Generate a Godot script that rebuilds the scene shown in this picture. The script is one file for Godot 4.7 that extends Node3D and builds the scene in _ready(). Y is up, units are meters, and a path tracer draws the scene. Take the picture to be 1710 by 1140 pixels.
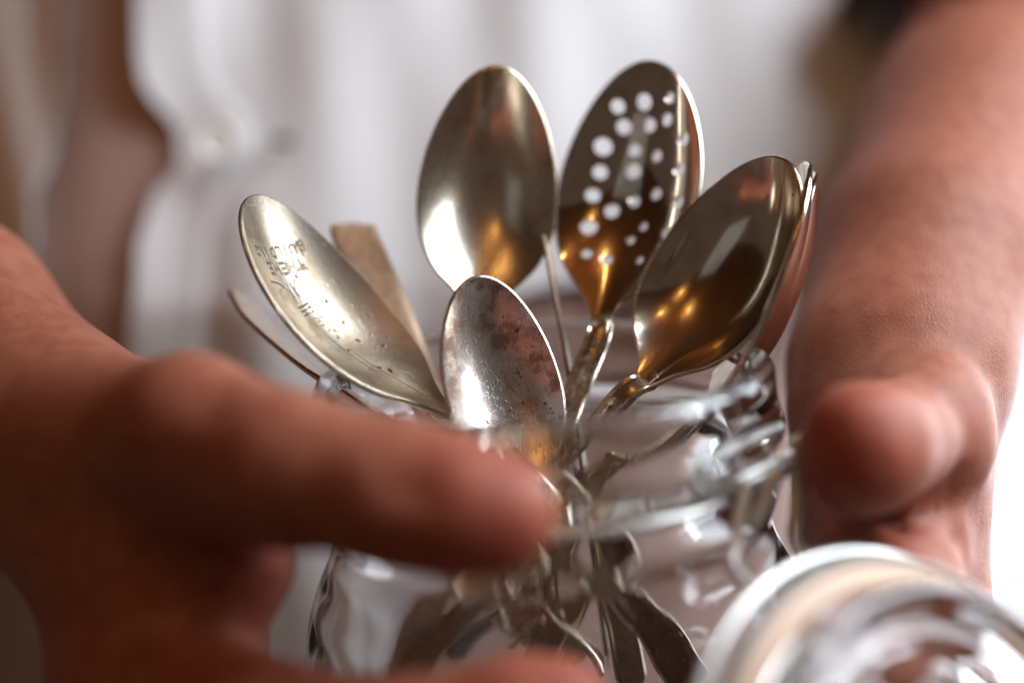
extends Node3D
# A person holds out an opened clip-top jar of old silver spoons; shallow depth of field.

const CAM := Vector3(0.0, 1.10, 0.30)
const PITCH := deg_to_rad(-11.0)
var fwd := Vector3(0, sin(PITCH), -cos(PITCH))
var up := Vector3(0, cos(PITCH), sin(PITCH))
var rng := RandomNumberGenerator.new()
var M := {}
var used := {}

# ---------------------------------------------------------------- measuring
func P(px: float, py: float, mm: float) -> Vector3:          # where the thing seen at a pixel of the photo stands, mm away
	var d := mm * 0.001
	return CAM + Vector3.RIGHT * ((px - 855.0) / 1710.0 * 0.72 * d) - up * ((py - 570.0) / 1710.0 * 0.72 * d) + fwd * d

# ---------------------------------------------------------------- nodes
func numbered(called: String) -> String:
	var n: int = used.get(called, 0)
	used[called] = n + 1
	return called if n == 0 else "%s_%03d" % [called, n]

func thing(called: String, label: String, category: String, at := Transform3D(), group := "") -> Node3D:
	var o := Node3D.new()
	o.name = numbered(called)
	o.transform = at
	o.set_meta("label", label)
	o.set_meta("category", category)
	if group: o.set_meta("group", group)
	add_child(o)
	return o

func part(called: String, mesh: Mesh, mat: Material, parent: Node3D, label := "") -> MeshInstance3D:
	var o := MeshInstance3D.new()
	var n := 0
	var nm := called
	while parent.has_node(NodePath(nm)):
		n += 1
		nm = "%s_%03d" % [called, n]
	o.name = nm
	o.mesh = mesh
	o.material_override = mat
	if label: o.set_meta("label", label)
	parent.add_child(o, true)
	return o

func structure(called: String, mesh: Mesh, mat: Material, at := Transform3D()) -> MeshInstance3D:
	var o := part(called, mesh, mat, self)
	o.transform = at
	o.set_meta("kind", "structure")
	return o

# ---------------------------------------------------------------- mesh collector
class Mesher:
	var V := PackedVector3Array()
	var N := PackedVector3Array()
	var T := PackedVector2Array()
	var C := PackedColorArray()
	var I := PackedInt32Array()

	# a grid of points, nu rows of nv; normals from central differences, turned to agree with the faces
	func grid(pts: PackedVector3Array, nu: int, nv: int, close_u := false, close_v := false, uvs := PackedVector2Array(), flip := false) -> void:
		var base := V.size()
		var nrm := PackedVector3Array()
		nrm.resize(nu * nv)
		for i in nu:
			var i0 := (i - 1 + nu) % nu if close_u else maxi(i - 1, 0)
			var i1 := (i + 1) % nu if close_u else mini(i + 1, nu - 1)
			for j in nv:
				var j0 := (j - 1 + nv) % nv if close_v else maxi(j - 1, 0)
				var j1 := (j + 1) % nv if close_v else mini(j + 1, nv - 1)
				var du := pts[i1 * nv + j] - pts[i0 * nv + j]
				var dv := pts[i * nv + j1] - pts[i * nv + j0]
				nrm[i * nv + j] = du.normalized().cross(dv.normalized()).normalized()
		# poles: borrow the neighbouring row's mean
		for i in ([0, nu - 1] if not close_u else []):
			var spread := 0.0
			for j in nv: spread += pts[i * nv + j].distance_to(pts[i * nv])
			if spread < 1e-7 * nv:
				var k: int = 1 if i == 0 else nu - 2
				var s := Vector3.ZERO
				for j in nv: s += nrm[k * nv + j]
				for j in nv: nrm[i * nv + j] = s.normalized()
		var mu := nu if close_u else nu - 1
		var mv := nv if close_v else nv - 1
		var idx := PackedInt32Array()
		for i in mu:
			var a := i * nv
			var b := ((i + 1) % nu) * nv
			for j in mv:
				var k := (j + 1) % nv
				if flip:
					idx.append_array([a + j, a + k, b + j, a + k, b + k, b + j])
				else:
					idx.append_array([a + j, b + j, a + k, a + k, b + j, b + k])
		var agree := 0.0
		for t in range(0, idx.size(), 3):
			var f := (pts[idx[t + 2]] - pts[idx[t]]).cross(pts[idx[t + 1]] - pts[idx[t]])
			agree += f.dot(nrm[idx[t]])
		if agree < 0:
			for k in nrm.size(): nrm[k] = -nrm[k]
		V.append_array(pts)
		N.append_array(nrm)
		if uvs.size() == pts.size(): T.append_array(uvs)
		else:
			var z := PackedVector2Array()
			z.resize(pts.size())
			for i in nu:
				for j in nv: z[i * nv + j] = Vector2(float(j) / maxi(1, nv - 1), float(i) / maxi(1, nu - 1))
			T.append_array(z)
		for k in idx.size(): idx[k] += base
		I.append_array(idx)

	func tri_flat(a: Vector3, b: Vector3, c: Vector3, n := Vector3.ZERO) -> void:
		var f := (c - a).cross(b - a).normalized()
		var base := V.size()
		if n != Vector3.ZERO and f.dot(n) < 0:
			V.append_array([a, c, b])
			f = -f
		else:
			V.append_array([a, b, c])
		N.append_array([f, f, f])
		T.append_array([Vector2.ZERO, Vector2.ZERO, Vector2.ZERO])
		I.append_array([base, base + 1, base + 2])

	func outward() -> void:                                    # closed bodies: faces clockwise seen from outside
		var vol := 0.0
		for t in range(0, I.size(), 3):
			vol += V[I[t]].dot(V[I[t + 1]].cross(V[I[t + 2]]))
		if vol > 0:
			for t in range(0, I.size(), 3):
				var k := I[t + 1]
				I[t + 1] = I[t + 2]
				I[t + 2] = k
			for k in N.size(): N[k] = -N[k]

	func commit() -> ArrayMesh:
		for k in N.size():
			if not (N[k].length_squared() > 0.5 and N[k].is_finite()): N[k] = Vector3.UP
		var arr := []
		arr.resize(Mesh.ARRAY_MAX)
		arr[Mesh.ARRAY_VERTEX] = V
		arr[Mesh.ARRAY_NORMAL] = N
		arr[Mesh.ARRAY_TEX_UV] = T
		if C.size() == V.size(): arr[Mesh.ARRAY_COLOR] = C
		arr[Mesh.ARRAY_INDEX] = I
		var m := ArrayMesh.new()
		m.add_surface_from_arrays(Mesh.PRIMITIVE_TRIANGLES, arr)
		return m

# ---------------------------------------------------------------- curves
func spline(pts: Array, n: int) -> PackedVector3Array:          # Catmull-Rom through points, n samples evenly along it
	var raw := PackedVector3Array()
	var m := pts.size()
	for i in m - 1:
		var a: Vector3 = pts[maxi(i - 1, 0)] if i > 0 else pts[0] * 2.0 - pts[1]
		var b: Vector3 = pts[i]
		var c: Vector3 = pts[i + 1]
		var d: Vector3 = pts[i + 2] if i + 2 < m else pts[m - 1] * 2.0 - pts[m - 2]
		for k in 24:
			raw.append(b.cubic_interpolate(c, a, d, k / 24.0))
	raw.append(pts[m - 1])
	var len := PackedFloat32Array([0.0])
	for i in range(1, raw.size()): len.append(len[i - 1] + raw[i].distance_to(raw[i - 1]))
	var out := PackedVector3Array()
	var j := 0
	for k in n:
		var s := len[len.size() - 1] * k / (n - 1.0)
		while j < raw.size() - 2 and len[j + 1] < s: j += 1
		out.append(raw[j].lerp(raw[j + 1], clampf((s - len[j]) / maxf(len[j + 1] - len[j], 1e-9), 0, 1)))
	return out

func lookup(keys: Array, t: float) -> float:                   # smooth piecewise curve, keys [t, value]
	if t <= keys[0][0]: return keys[0][1]
	for i in keys.size() - 1:
		if t <= keys[i + 1][0]:
			var f: float = (t - keys[i][0]) / (keys[i + 1][0] - keys[i][0])
			return lerpf(keys[i][1], keys[i + 1][1], f * f * (3.0 - 2.0 * f))
	return keys[keys.size() - 1][1]

func tube(m: Mesher, pts: Array, r: float, n := 60, sides := 14) -> void:
	var c := spline(pts, n)
	var g := PackedVector3Array()
	var side := (c[1] - c[0]).cross(Vector3(0.3, 0.2, 1)).normalized()
	for i in n:
		var t := (c[mini(i + 1, n - 1)] - c[maxi(i - 1, 0)]).normalized()
		side = (side - t * side.dot(t)).normalized()
		var b := t.cross(side)
		var k := minf(i, n - 1 - i)
		var rr := r * (0.02 if k == 0 else 0.72 if k == 1 else 1.0)
		for j in sides:
			var a := TAU * j / sides
			g.append(c[i] + (side * cos(a) + b * sin(a)) * rr)
	m.grid(g, n, sides, false, true)

func lathe(profile: Array, segments: int, closed: bool, fine := 4, step := 0.0) -> ArrayMesh:   # profile of (radius, height) in mm, about y
	var q := PackedVector2Array()
	var n := profile.size()
	for i in (n if closed else n - 1):
		var a: Vector2 = profile[(i - 1 + n) % n] if closed or i > 0 else profile[0]
		var b: Vector2 = profile[i]
		var c: Vector2 = profile[(i + 1) % n]
		var d: Vector2 = profile[(i + 2) % n] if closed or i + 2 < n else profile[n - 1]
		for k in fine:
			var t := k / float(fine)
			# monotone-ish: half-strength tangents keep the flats flat
			q.append(b.bezier_interpolate(b + (c - a) * 0.11, c - (d - b) * 0.11, c, t))
	if not closed: q.append(profile[n - 1])
	if step > 0.0:
		var c3 := []
		for p in q: c3.append(Vector3(p.x, p.y, 0))
		if closed: c3.append(c3[0])
		var total := 0.0
		for i in range(1, c3.size()): total += c3[i].distance_to(c3[i - 1])
		var even := spline(c3, int(total / step) + 2)
		q = PackedVector2Array()
		for i in (even.size() - 1 if closed else even.size()): q.append(Vector2(even[i].x, even[i].y))
	var g := PackedVector3Array()
	for p in q:
		for j in segments:
			var a := TAU * j / segments
			g.append(Vector3(maxf(p.x, 0.0) * cos(a), p.y, maxf(p.x, 0.0) * sin(a)) * 0.001)
	var m := Mesher.new()
	m.grid(g, q.size(), segments, closed, true)
	m.outward()
	return m.commit()

# ---------------------------------------------------------------- spoons
# bowl: local x across, y towards the tip, z the way the hollow faces; the neck at the origin. Lengths in mm.
func outline(a: float, L: float, W: float, egg: float, spur: float) -> Vector2:
	var x := W * 0.5 * cos(a) * (1.0 - egg * sin(a))
	var y := L * 0.5 * sin(a)
	if sin(a) < 0.0:
		y -= spur * exp(-pow(x / (W * 0.13), 2.0))
	return Vector2(x, y)

func bowl_mesh(L: float, W: float, H: float, egg: float, th: float, power: float, lift: float, holes: Array) -> ArrayMesh:
	var nr := 56 if holes else 26
	var na := 220 if holes else 110
	var spur := L * 0.12
	var ins := PackedVector3Array()
	var uvs := PackedVector2Array()
	for i in nr + 1:
		var r := i / float(nr)
		for j in na:
			var o0 := outline(TAU * j / na, L, W, egg, 0.0)
			var o := o0 * r + (outline(TAU * j / na, L, W, egg, spur) - o0) * pow(r, 7.0)
			var z := -H * (1.0 - pow(r, power)) + lift * (pow(o.y / (L * 0.5), 2.0) - 1.0)
			ins.append(Vector3(o.x, o.y + L * 0.5 + spur * 0.5, z) * 0.001)
			uvs.append(Vector2(o.x / W + 0.5, 0.5 - o.y / (L * 1.07)))
	var probe := Mesher.new()
	probe.grid(ins, nr + 1, na, false, true, uvs)
	var nin := probe.N
	if nin[0].z < 0:
		for k in nin.size(): nin[k] = -nin[k]
	var outs := PackedVector3Array()
	for k in ins.size():
		outs.append(ins[k] - nin[k] * th * 0.001)
	var m := Mesher.new()
	if holes.is_empty():
		m.grid(ins, nr + 1, na, false, true, uvs)
		m.grid(outs, nr + 1, na, false, true, uvs, true)
	else:
		# clip every triangle by the distance to the holes, and wall the cut edges
		var dist := PackedFloat32Array()
		for p in ins:
			var d := 1e9
			for h in holes:
				d = minf(d, Vector2(p.x * 1000.0 - h[0], p.y * 1000.0 - h[1]).length() - h[2])
			dist.append(d)
		for i in nr:
			for j in na:
				var k := (j + 1) % na
				var a := i * na + j
				var b := (i + 1) * na + j
				var c := i * na + k
				var d := (i + 1) * na + k
				for tri in [[a, b, c], [c, b, d]]:
					var keep := []                             # [inner, outer, normal, uv, on cut]
					for e in 3:
						var p: int = tri[e]
						var q: int = tri[(e + 1) % 3]
						if dist[p] >= 0: keep.append([ins[p], outs[p], nin[p], uvs[p], false])
						if (dist[p] >= 0) != (dist[q] >= 0):
							var f := dist[p] / (dist[p] - dist[q])
							keep.append([ins[p].lerp(ins[q], f), outs[p].lerp(outs[q], f), nin[p].lerp(nin[q], f).normalized(), uvs[p].lerp(uvs[q], f), true])
					for e in range(1, keep.size() - 1):
						for side in 2:
							var base := m.V.size()
							for w in ([0, e, e + 1] if side == 0 else [0, e + 1, e]):
								m.V.append(keep[w][side])
								m.N.append(keep[w][2] if side == 0 else -keep[w][2])
								m.T.append(keep[w][3])
							var fn := (m.V[base + 2] - m.V[base]).cross(m.V[base + 1] - m.V[base])
							if fn.dot(m.N[base]) >= 0: m.I.append_array([base, base + 1, base + 2])
							else: m.I.append_array([base, base + 2, base + 1])
					for e in keep.size():
						var w: Array = keep[e]
						var x: Array = keep[(e + 1) % keep.size()]
						if w[4] and x[4]:
							m.tri_flat(w[0], x[0], w[1])
							m.tri_flat(x[0], x[1], w[1])
	# the lip, slightly rounded
	var lip := PackedVector3Array()
	for s in 5:
		var f := s / 4.0
		for j in na:
			var a := ins[nr * na + j]
			var b := outs[nr * na + j]
			var away := (ins[nr * na + j] - ins[(nr - 1) * na + j]).normalized()
			lip.append(a.lerp(b, f) + away * th * 0.00028 * sin(PI * f))
	m.grid(lip, 5, na, false, true)
	return m.commit()

# handle: a bar swept along points (in the parent's space); face is the way its flat side looks
func handle_mesh(path: Array, face: Vector3, wide: Array, thick: Array, style: String, n := 90, face_low := Vector3.ZERO) -> ArrayMesh:
	var c := spline(path, n)
	var prof := []
	var K := 40
	for k in K:
		var a := TAU * k / K
		var x := signf(cos(a)) * pow(absf(cos(a)), 0.55)
		var z := signf(sin(a)) * pow(absf(sin(a)), 0.55)
		prof.append(Vector2(x * 0.5, z * 0.5))
	var g := PackedVector3Array()
	for i in n:
		var t := i / (n - 1.0)
		var dir := (c[mini(i + 1, n - 1)] - c[maxi(i - 1, 0)]).normalized()
		var fc := face if face_low == Vector3.ZERO else face.lerp(face_low, smoothstep(0.12, 0.38, t))
		var f := (fc - dir * fc.dot(dir)).normalized()
		var s := dir.cross(f)
		var w := lookup(wide, t) * 0.001
		var h := lookup(thick, t) * 0.001
		if i == 0 or i == n - 1:
			w *= 0.02; h *= 0.02
		for p in prof:
			var z: float = p.y
			if style == "threaded" and z > 0.0:               # two raised threads along the edges, and a faint leaf scroll between
				var e := absf(p.x) * 2.0
				z += 0.20 * exp(-pow((e - 0.80) / 0.11, 2.0)) - 0.10 * exp(-pow((e - 0.55) / 0.10, 2.0)) + 0.06 * sin(t * 170.0) * exp(-pow(e / 0.3, 2.0))
			elif style == "fiddle" and z > 0.0:
				var e := absf(p.x) * 2.0
				z += 0.22 * exp(-pow((e - 0.84) / 0.10, 2.0)) + 0.10 * exp(-pow(e / 0.16, 2.0)) * (1.0 - smoothstep(0.4, 0.9, t))
			g.append(c[i] + s * p.x * w + f * z * h)
	var m := Mesher.new()
	m.grid(g, n, K, false, true)
	return m.commit()

func spoon(called: String, label: String, group: String, tip: Vector3, neck: Vector3, turn: float, spec: Dictionary, path: Array, lean := 0.0) -> Node3D:
	var u := (tip - neck).normalized()
	var v := CAM - (tip + neck) * 0.5
	var n := (v - u * v.dot(u)).normalized().rotated(u, deg_to_rad(turn))
	if lean != 0.0:
		pass
	var side := u.cross(n)
	var t := Transform3D(Basis(side, u, n), neck)
	var s := thing(called, label, spec.get("category", "spoon"), t, group)
	var L := tip.distance_to(neck) * 1000.0 / 1.06
	part("bowl", bowl_mesh(L, spec.W * 1.04, spec.H * 1.04, spec.get("egg", 0.14), spec.get("th", 1.1), spec.get("power", 2.3), spec.get("lift", 1.0), spec.get("holes", [])), spec.mat, s)
	var inv := t.affine_inverse()
	var local := [Vector3(0, 0.0015, -0.0012), Vector3(0, -0.0015, -0.0008)]
	for p in path: local.append(inv * p)
	part("handle", handle_mesh(local, Vector3(0, 0, 1), spec.wide, spec.thick, spec.get("style", "plain"), 90, (inv.basis * (CAM - path[path.size() - 1])).normalized() if spec.get("twist", false) else Vector3.ZERO), spec.get("hmat", M.silver_handle), s)
	return s

# ---------------------------------------------------------------- skin: tapered bones joined with a smooth minimum, meshed as surface nets
func skin_add(m: Mesher, bones: Array, lo: Vector3, hi: Vector3, cell: float, k: float, grooves: Array) -> void:
	var nx := int((hi.x - lo.x) / cell) + 2
	var ny := int((hi.y - lo.y) / cell) + 2
	var nz := int((hi.z - lo.z) / cell) + 2
	var F := PackedFloat32Array()
	F.resize(nx * ny * nz)
	for bone in bones:
		var a: Vector3 = (bone[0] - lo) / cell
		var b: Vector3 = (bone[1] - lo) / cell
		var ra: float = bone[2] / cell
		var rb: float = bone[3] / cell
		var kk := k / cell
		var reach := maxf(ra, rb) + 5.0 * kk
		var x0 := maxi(0, int(minf(a.x, b.x) - reach)); var x1 := mini(nx - 1, int(maxf(a.x, b.x) + reach) + 1)
		var y0 := maxi(0, int(minf(a.y, b.y) - reach)); var y1 := mini(ny - 1, int(maxf(a.y, b.y) + reach) + 1)
		var z0 := maxi(0, int(minf(a.z, b.z) - reach)); var z1 := mini(nz - 1, int(maxf(a.z, b.z) + reach) + 1)
		var ab := b - a
		var ll := maxf(ab.length_squared(), 1e-9)
		var flat: float = bone[4] if bone.size() > 4 else 0.0    # how much thinner along the bone's own axis bone[5]
		var ax: Vector3 = bone[5] if bone.size() > 5 else Vector3.ZERO
		for z in range(z0, z1 + 1):
			for y in range(y0, y1 + 1):
				var row := (z * ny + y) * nx
				for x in range(x0, x1 + 1):
					var p := Vector3(x, y, z) - a
					var h := clampf(p.dot(ab) / ll, 0.0, 1.0)
					var q := p - ab * h
					if flat > 0.0: q += ax * (q.dot(ax) * flat)
					var d := (q.length() - lerpf(ra, rb, h)) / kk
					if d < 5.0: F[row + x] += exp(-maxf(d, -30.0))
	for gr in grooves:                                          # creases: pressed in along a line, [from, to, half width, depth]
		var a: Vector3 = (gr[0] - lo) / cell
		var b: Vector3 = (gr[1] - lo) / cell
		var w: float = gr[2] / cell
		var ab := b - a
		var ll := maxf(ab.length_squared(), 1e-9)
		var reach := w * 2.5
		for z in range(maxi(0, int(minf(a.z, b.z) - reach)), mini(nz - 1, int(maxf(a.z, b.z) + reach) + 1) + 1):
			for y in range(maxi(0, int(minf(a.y, b.y) - reach)), mini(ny - 1, int(maxf(a.y, b.y) + reach) + 1) + 1):
				for x in range(maxi(0, int(minf(a.x, b.x) - reach)), mini(nx - 1, int(maxf(a.x, b.x) + reach) + 1) + 1):
					var p := Vector3(x, y, z) - a
					var d := (p - ab * clampf(p.dot(ab) / ll, 0.0, 1.0)).length() / w
					if d < 2.5: F[(z * ny + y) * nx + x] *= exp(-gr[3] / k * exp(-d * d))
	var where := PackedInt32Array()
	where.resize(nx * ny * nz)
	where.fill(-1)
	var off := [0, 1, nx, nx + 1, nx * ny, nx * ny + 1, nx * ny + nx, nx * ny + nx + 1]
	var base := m.V.size()
	for z in nz - 1:
		for y in ny - 1:
			var row := (z * ny + y) * nx
			for x in nx - 1:
				var i := row + x
				var n_in := 0
				for o in off:
					if F[i + o] > 1.0: n_in += 1
				if n_in == 0 or n_in == 8: continue
				var v := PackedFloat32Array()
				for o in off: v.append(-log(maxf(F[i + o], 1e-6)))
				var s := Vector3.ZERO
				var c := 0
				for e in [[0, 1], [2, 3], [4, 5], [6, 7], [0, 2], [1, 3], [4, 6], [5, 7], [0, 4], [1, 5], [2, 6], [3, 7]]:
					var p: int = e[0]
					var q: int = e[1]
					if (v[p] < 0.0) != (v[q] < 0.0):
						var f := v[p] / (v[p] - v[q])
						s += Vector3(p & 1, (p >> 1) & 1, p >> 2).lerp(Vector3(q & 1, (q >> 1) & 1, q >> 2), f)
						c += 1
				where[i] = m.V.size()
				m.V.append(lo + (Vector3(x, y, z) + s / c) * cell)
				m.N.append(Vector3(v[1] + v[3] + v[5] + v[7] - v[0] - v[2] - v[4] - v[6], v[2] + v[3] + v[6] + v[7] - v[0] - v[1] - v[4] - v[5], v[4] + v[5] + v[6] + v[7] - v[0] - v[1] - v[2] - v[3]).normalized())
				m.T.append(Vector2.ZERO)
	for z in range(1, nz - 1):
		for y in range(1, ny - 1):
			for x in range(1, nx - 1):
				var i := (z * ny + y) * nx + x
				var inside := F[i] > 1.0
				for axis in 3:
					var o: int = [1, nx, nx * ny][axis]
					if inside == (F[i + o] > 1.0): continue
					var p: int = [nx, nx * ny, 1][axis]
					var q: int = [nx * ny, 1, nx][axis]
					var w := [where[i], where[i - p], where[i - p - q], where[i - q]]
					if w.has(-1): continue
					if not inside: w.reverse()
					for t in [[w[0], w[1], w[2]], [w[0], w[2], w[3]]]:
						var f := (m.V[t[2]] - m.V[t[0]]).cross(m.V[t[1]] - m.V[t[0]])
						if f.dot(m.N[t[0]] + m.N[t[1]] + m.N[t[2]]) >= 0: m.I.append_array([t[0], t[1], t[2]])
						else: m.I.append_array([t[0], t[2], t[1]])
	# two passes that ease the steps of the grid out of the normals
	for pass_ in 2:
		var acc := PackedVector3Array()
		acc.resize(m.V.size() - base)
		for t in range(0, m.I.size(), 3):
			if m.I[t] < base: continue
			var s := m.N[m.I[t]] + m.N[m.I[t + 1]] + m.N[m.I[t + 2]]
			for e in 3: acc[m.I[t + e] - base] += s
		for i in acc.size():
			if acc[i].length_squared() > 1e-9: m.N[base + i] = acc[i].normalized()

func chain(list: Array) -> Array:                               # [point, radius] after one another
	var out := []
	for i in list.size() - 1: out.append([list[i][0], list[i + 1][0], list[i][1], list[i + 1][1]])
	return out

# ---------------------------------------------------------------- textures
func noise_tex(kind: int, freq: float, seed_: int, size := 512, ramp: Gradient = null, octaves := 3) -> NoiseTexture2D:
	var f := FastNoiseLite.new()
	f.noise_type = kind
	f.frequency = freq
	f.seed = seed_
	f.fractal_octaves = octaves
	if kind == FastNoiseLite.TYPE_CELLULAR:
		f.cellular_return_type = FastNoiseLite.RETURN_DISTANCE2_SUB
	var t := NoiseTexture2D.new()
	t.width = size
	t.height = size
	t.seamless = true
	t.noise = f
	if ramp: t.color_ramp = ramp
	return t

func ramp2(a: Color, b: Color, lo := 0.0, hi := 1.0) -> Gradient:
	var g := Gradient.new()
	g.offsets = PackedFloat32Array([lo, hi])
	g.colors = PackedColorArray([a, b])
	return g

func stroke(im: Image, a: Vector2, b: Vector2, w: float, v: float) -> void:
	var lo := Vector2(minf(a.x, b.x), minf(a.y, b.y)) - Vector2(w, w) * 1.5
	var hi := Vector2(maxf(a.x, b.x), maxf(a.y, b.y)) + Vector2(w, w) * 1.5
	var ab := b - a
	for y in range(maxi(0, int(lo.y)), mini(im.get_height() - 1, int(hi.y) + 1) + 1):
		for x in range(maxi(0, int(lo.x)), mini(im.get_width() - 1, int(hi.x) + 1) + 1):
			var p := Vector2(x, y) - a
			var h := clampf(p.dot(ab) / maxf(ab.length_squared(), 1e-6), 0, 1)
			var d := (p - ab * h).length()
			var f := 1.0 - smoothstep(w * 0.5, w * 1.2, d)
			if f > 0.0:
				var o := im.get_pixel(x, y).r
				im.set_pixel(x, y, Color(lerpf(o, v, f), 0, 0))

const GLYPH := {
	"T": [[0, 0, 1, 0], [.5, 0, .5, 1]], "H": [[0, 0, 0, 1], [1, 0, 1, 1], [0, .5, 1, .5]], "E": [[0, 0, 0, 1], [0, 0, 1, 0], [0, .5, .8, .5], [0, 1, 1, 1]],
	"M": [[0, 1, 0, 0], [0, 0, .5, .7], [.5, .7, 1, 0], [1, 0, 1, 1]], "B": [[0, 0, 0, 1], [0, 0, .8, .1], [.8, .1, .8, .4], [.8, .4, 0, .5], [0, .5, 1, .65], [1, .65, .9, .95], [.9, .95, 0, 1]],
	"U": [[0, 0, 0, .8], [0, .8, .5, 1], [.5, 1, 1, .8], [1, .8, 1, 0]], "I": [[.5, 0, .5, 1]], "L": [[0, 0, 0, 1], [0, 1, .9, 1]], "D": [[0, 0, 0, 1], [0, 0, .8, .2], [.8, .2, .8, .8], [.8, .8, 0, 1]],
	"N": [[0, 1, 0, 0], [0, 0, 1, 1], [1, 1, 1, 0]], "G": [[1, .15, .5, 0], [.5, 0, 0, .3], [0, .3, 0, .75], [0, .75, .5, 1], [.5, 1, 1, .8], [1, .8, 1, .55], [1, .55, .6, .55]],
	"F": [[0, 0, 0, 1], [0, 0, 1, 0], [0, .5, .8, .5]],
}

func write(im: Image, text: String, x: float, y: float, w: float, h: float, line: float, v: float) -> void:   # stamped upside down: the spoon reads from its tip
	var W := im.get_width()
	var H := im.get_height()
	for i in text.length():
		for s in GLYPH.get(text[i], []):
			var a := Vector2(x + (i + s[0] * 0.68) * w, y + s[1] * h)
			var b := Vector2(x + (i + s[2] * 0.68) * w, y + s[3] * h)
			a.y += (a.x - W * 0.5) * 0.2
			b.y += (b.x - W * 0.5) * 0.2
			stroke(im, Vector2(W - a.x, H - a.y), Vector2(W - b.x, H - b.y), line, v)

# worn plate: albedo, roughness and relief on one bowl
func plate(seed_: int, clean: Color, dull: Color, amount: float, specks: int, scratches: int, r0: float, r1: float, engraved := false, relief := 0.012) -> StandardMaterial3D:
	var W := 320
	var H := 512
	var n1 := FastNoiseLite.new()
	n1.seed = seed_
	n1.frequency = 0.012
	n1.fractal_octaves = 5
	var n2 := FastNoiseLite.new()
	n2.seed = seed_ + 7
	n2.frequency = 0.09
	n2.fractal_octaves = 3
	var r := RandomNumberGenerator.new()
	r.seed = seed_
	var pit := Image.create_empty(W, H, false, Image.FORMAT_RF)     # relief
	pit.fill(Color(0.5, 0, 0))
	var spot := Image.create_empty(W, H, false, Image.FORMAT_RF)    # black tarnish specks
	spot.fill(Color(0, 0, 0))
	for k in specks:
		var c := Vector2(r.randfn(0.62, 0.16) * W, r.randfn(0.55, 0.17) * H)
		var s := 0.6 + pow(r.randf(), 4.0) * 3.0
		stroke(spot, c, c + Vector2(r.randf_range(-3, 3), r.randf_range(-2, 5)) * (s * 0.4), s, r.randf_range(0.35, 1.0))
	var fine := Image.create_empty(W, H, false, Image.FORMAT_RF)
	fine.fill(Color(0, 0, 0))
	for k in scratches:
		var c := Vector2(r.randf() * W, r.randf() * H)
		var d := Vector2.from_angle(r.randfn(PI * 0.5, 0.7)) * r.randf_range(3, 26)
		stroke(fine, c, c + d, 0.55, r.randf_range(0.2, 0.9))
	var ink := Image.create_empty(W, H, false, Image.FORMAT_RF)
	ink.fill(Color(0, 0, 0))
	if engraved:
		write(pit, "BUILDING", 74, 391, 19.5, 18, 1.9, 0.97)
		write(pit, "THEME", 92, 360, 23, 20, 2.1, 0.97)
		for a in [-1.0, 1.0]:                                       # the arches, the tower under them and the lines of small windows
			for k in 14:
				var t0 := k / 14.0
				var t1 := (k + 1) / 14.0
				var f := func(t: float) -> Vector2: return Vector2(160 + a * (6 + 62 * t), H - (352 - 46 * sin(acos(clampf(1.0 - t, 0, 1)) + 0.0) + 46 * t * t * 0.0 - 0.0) + 0.0)
				var p: Vector2 = f.call(t0)
				var q: Vector2 = f.call(t1)
				stroke(pit, Vector2(p.x, 2.0 * (H - 352) + 22 - p.y + 22), Vector2(q.x, 2.0 * (H - 352) + 22 - q.y + 22), 1.4, 0.95)
			for k in 5:
				var c := Vector2(160 + a * (22 + 9 * k), H - 340 + 2 * k)
				stroke(pit, c, c + Vector2(2, 3), 1.2, 0.9)
			stroke(pit, Vector2(160 + a * 14, H - 305), Vector2(160 + a * 4, H - 340), 1.2, 0.92)
			stroke(pit, Vector2(160 + a * 5, H - 300), Vector2(160 + a * 5, H - 338), 1.0, 0.92)
		for k in 3: stroke(pit, Vector2(140, H - 292 + k * 9), Vector2(180, H - 292 + k * 9), 1.2, 0.92)
		write(pit, "LEI", 128, 244, 18, 18, 1.8, 0.95)
		ink.copy_from(pit)
		for k in 60:                                                # the raised rib that runs down to the neck
			var t := k / 59.0
			stroke(pit, Vector2(162 + 5 * t, 236 + 262 * t), Vector2(162 + 5 * t, 240 + 262 * t), lerpf(11.0, 3.0, t), 0.78)
	var alb := Image.create_empty(W, H, false, Image.FORMAT_RGB8)
	var rough := Image.create_empty(W, H, false, Image.FORMAT_L8)
	var hgt := Image.create_empty(W, H, false, Image.FORMAT_L8)
	for y in H:
		for x in W:
			var a := n1.get_noise_2d(x, y) * 0.5 + 0.5
			var b := n2.get_noise_2d(x, y) * 0.5 + 0.5
			var t := clampf(smoothstep(0.42, 0.75, a * 0.8 + b * 0.2) * amount, 0, 1)
			var s := spot.get_pixel(x, y).r
			var sc := fine.get_pixel(x, y).r
			var e := absf(ink.get_pixel(x, y).r - 0.5)
			var col := clean.lerp(dull, t).lerp(Color(0.09, 0.06, 0.05), s * 0.85)
			if engraved: col = col.lerp(dull.darkened(0.45), clampf(smoothstep(0.03, 0.2, e) - 0.5 * smoothstep(0.3, 0.44, e), 0, 1) * 0.85)
			alb.set_pixel(x, y, col)
			rough.set_pixel(x, y, Color.from_hsv(0, 0, clampf(lerpf(r0, r1, t * 0.7 + b * 0.3) + s * 0.35 + sc * 0.12, 0.03, 1)))
			hgt.set_pixel(x, y, Color.from_hsv(0, 0, clampf(pit.get_pixel(x, y).r * 0.8 + (b - 0.5) * 0.03 - s * 0.25 - sc * 0.06, 0, 1)))
	var m := StandardMaterial3D.new()
	m.albedo_texture = ImageTexture.create_from_image(alb)
	m.metallic = 1.0
	m.roughness = 1.0
	m.roughness_texture = ImageTexture.create_from_image(rough)
	m.heightmap_enabled = true
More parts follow.
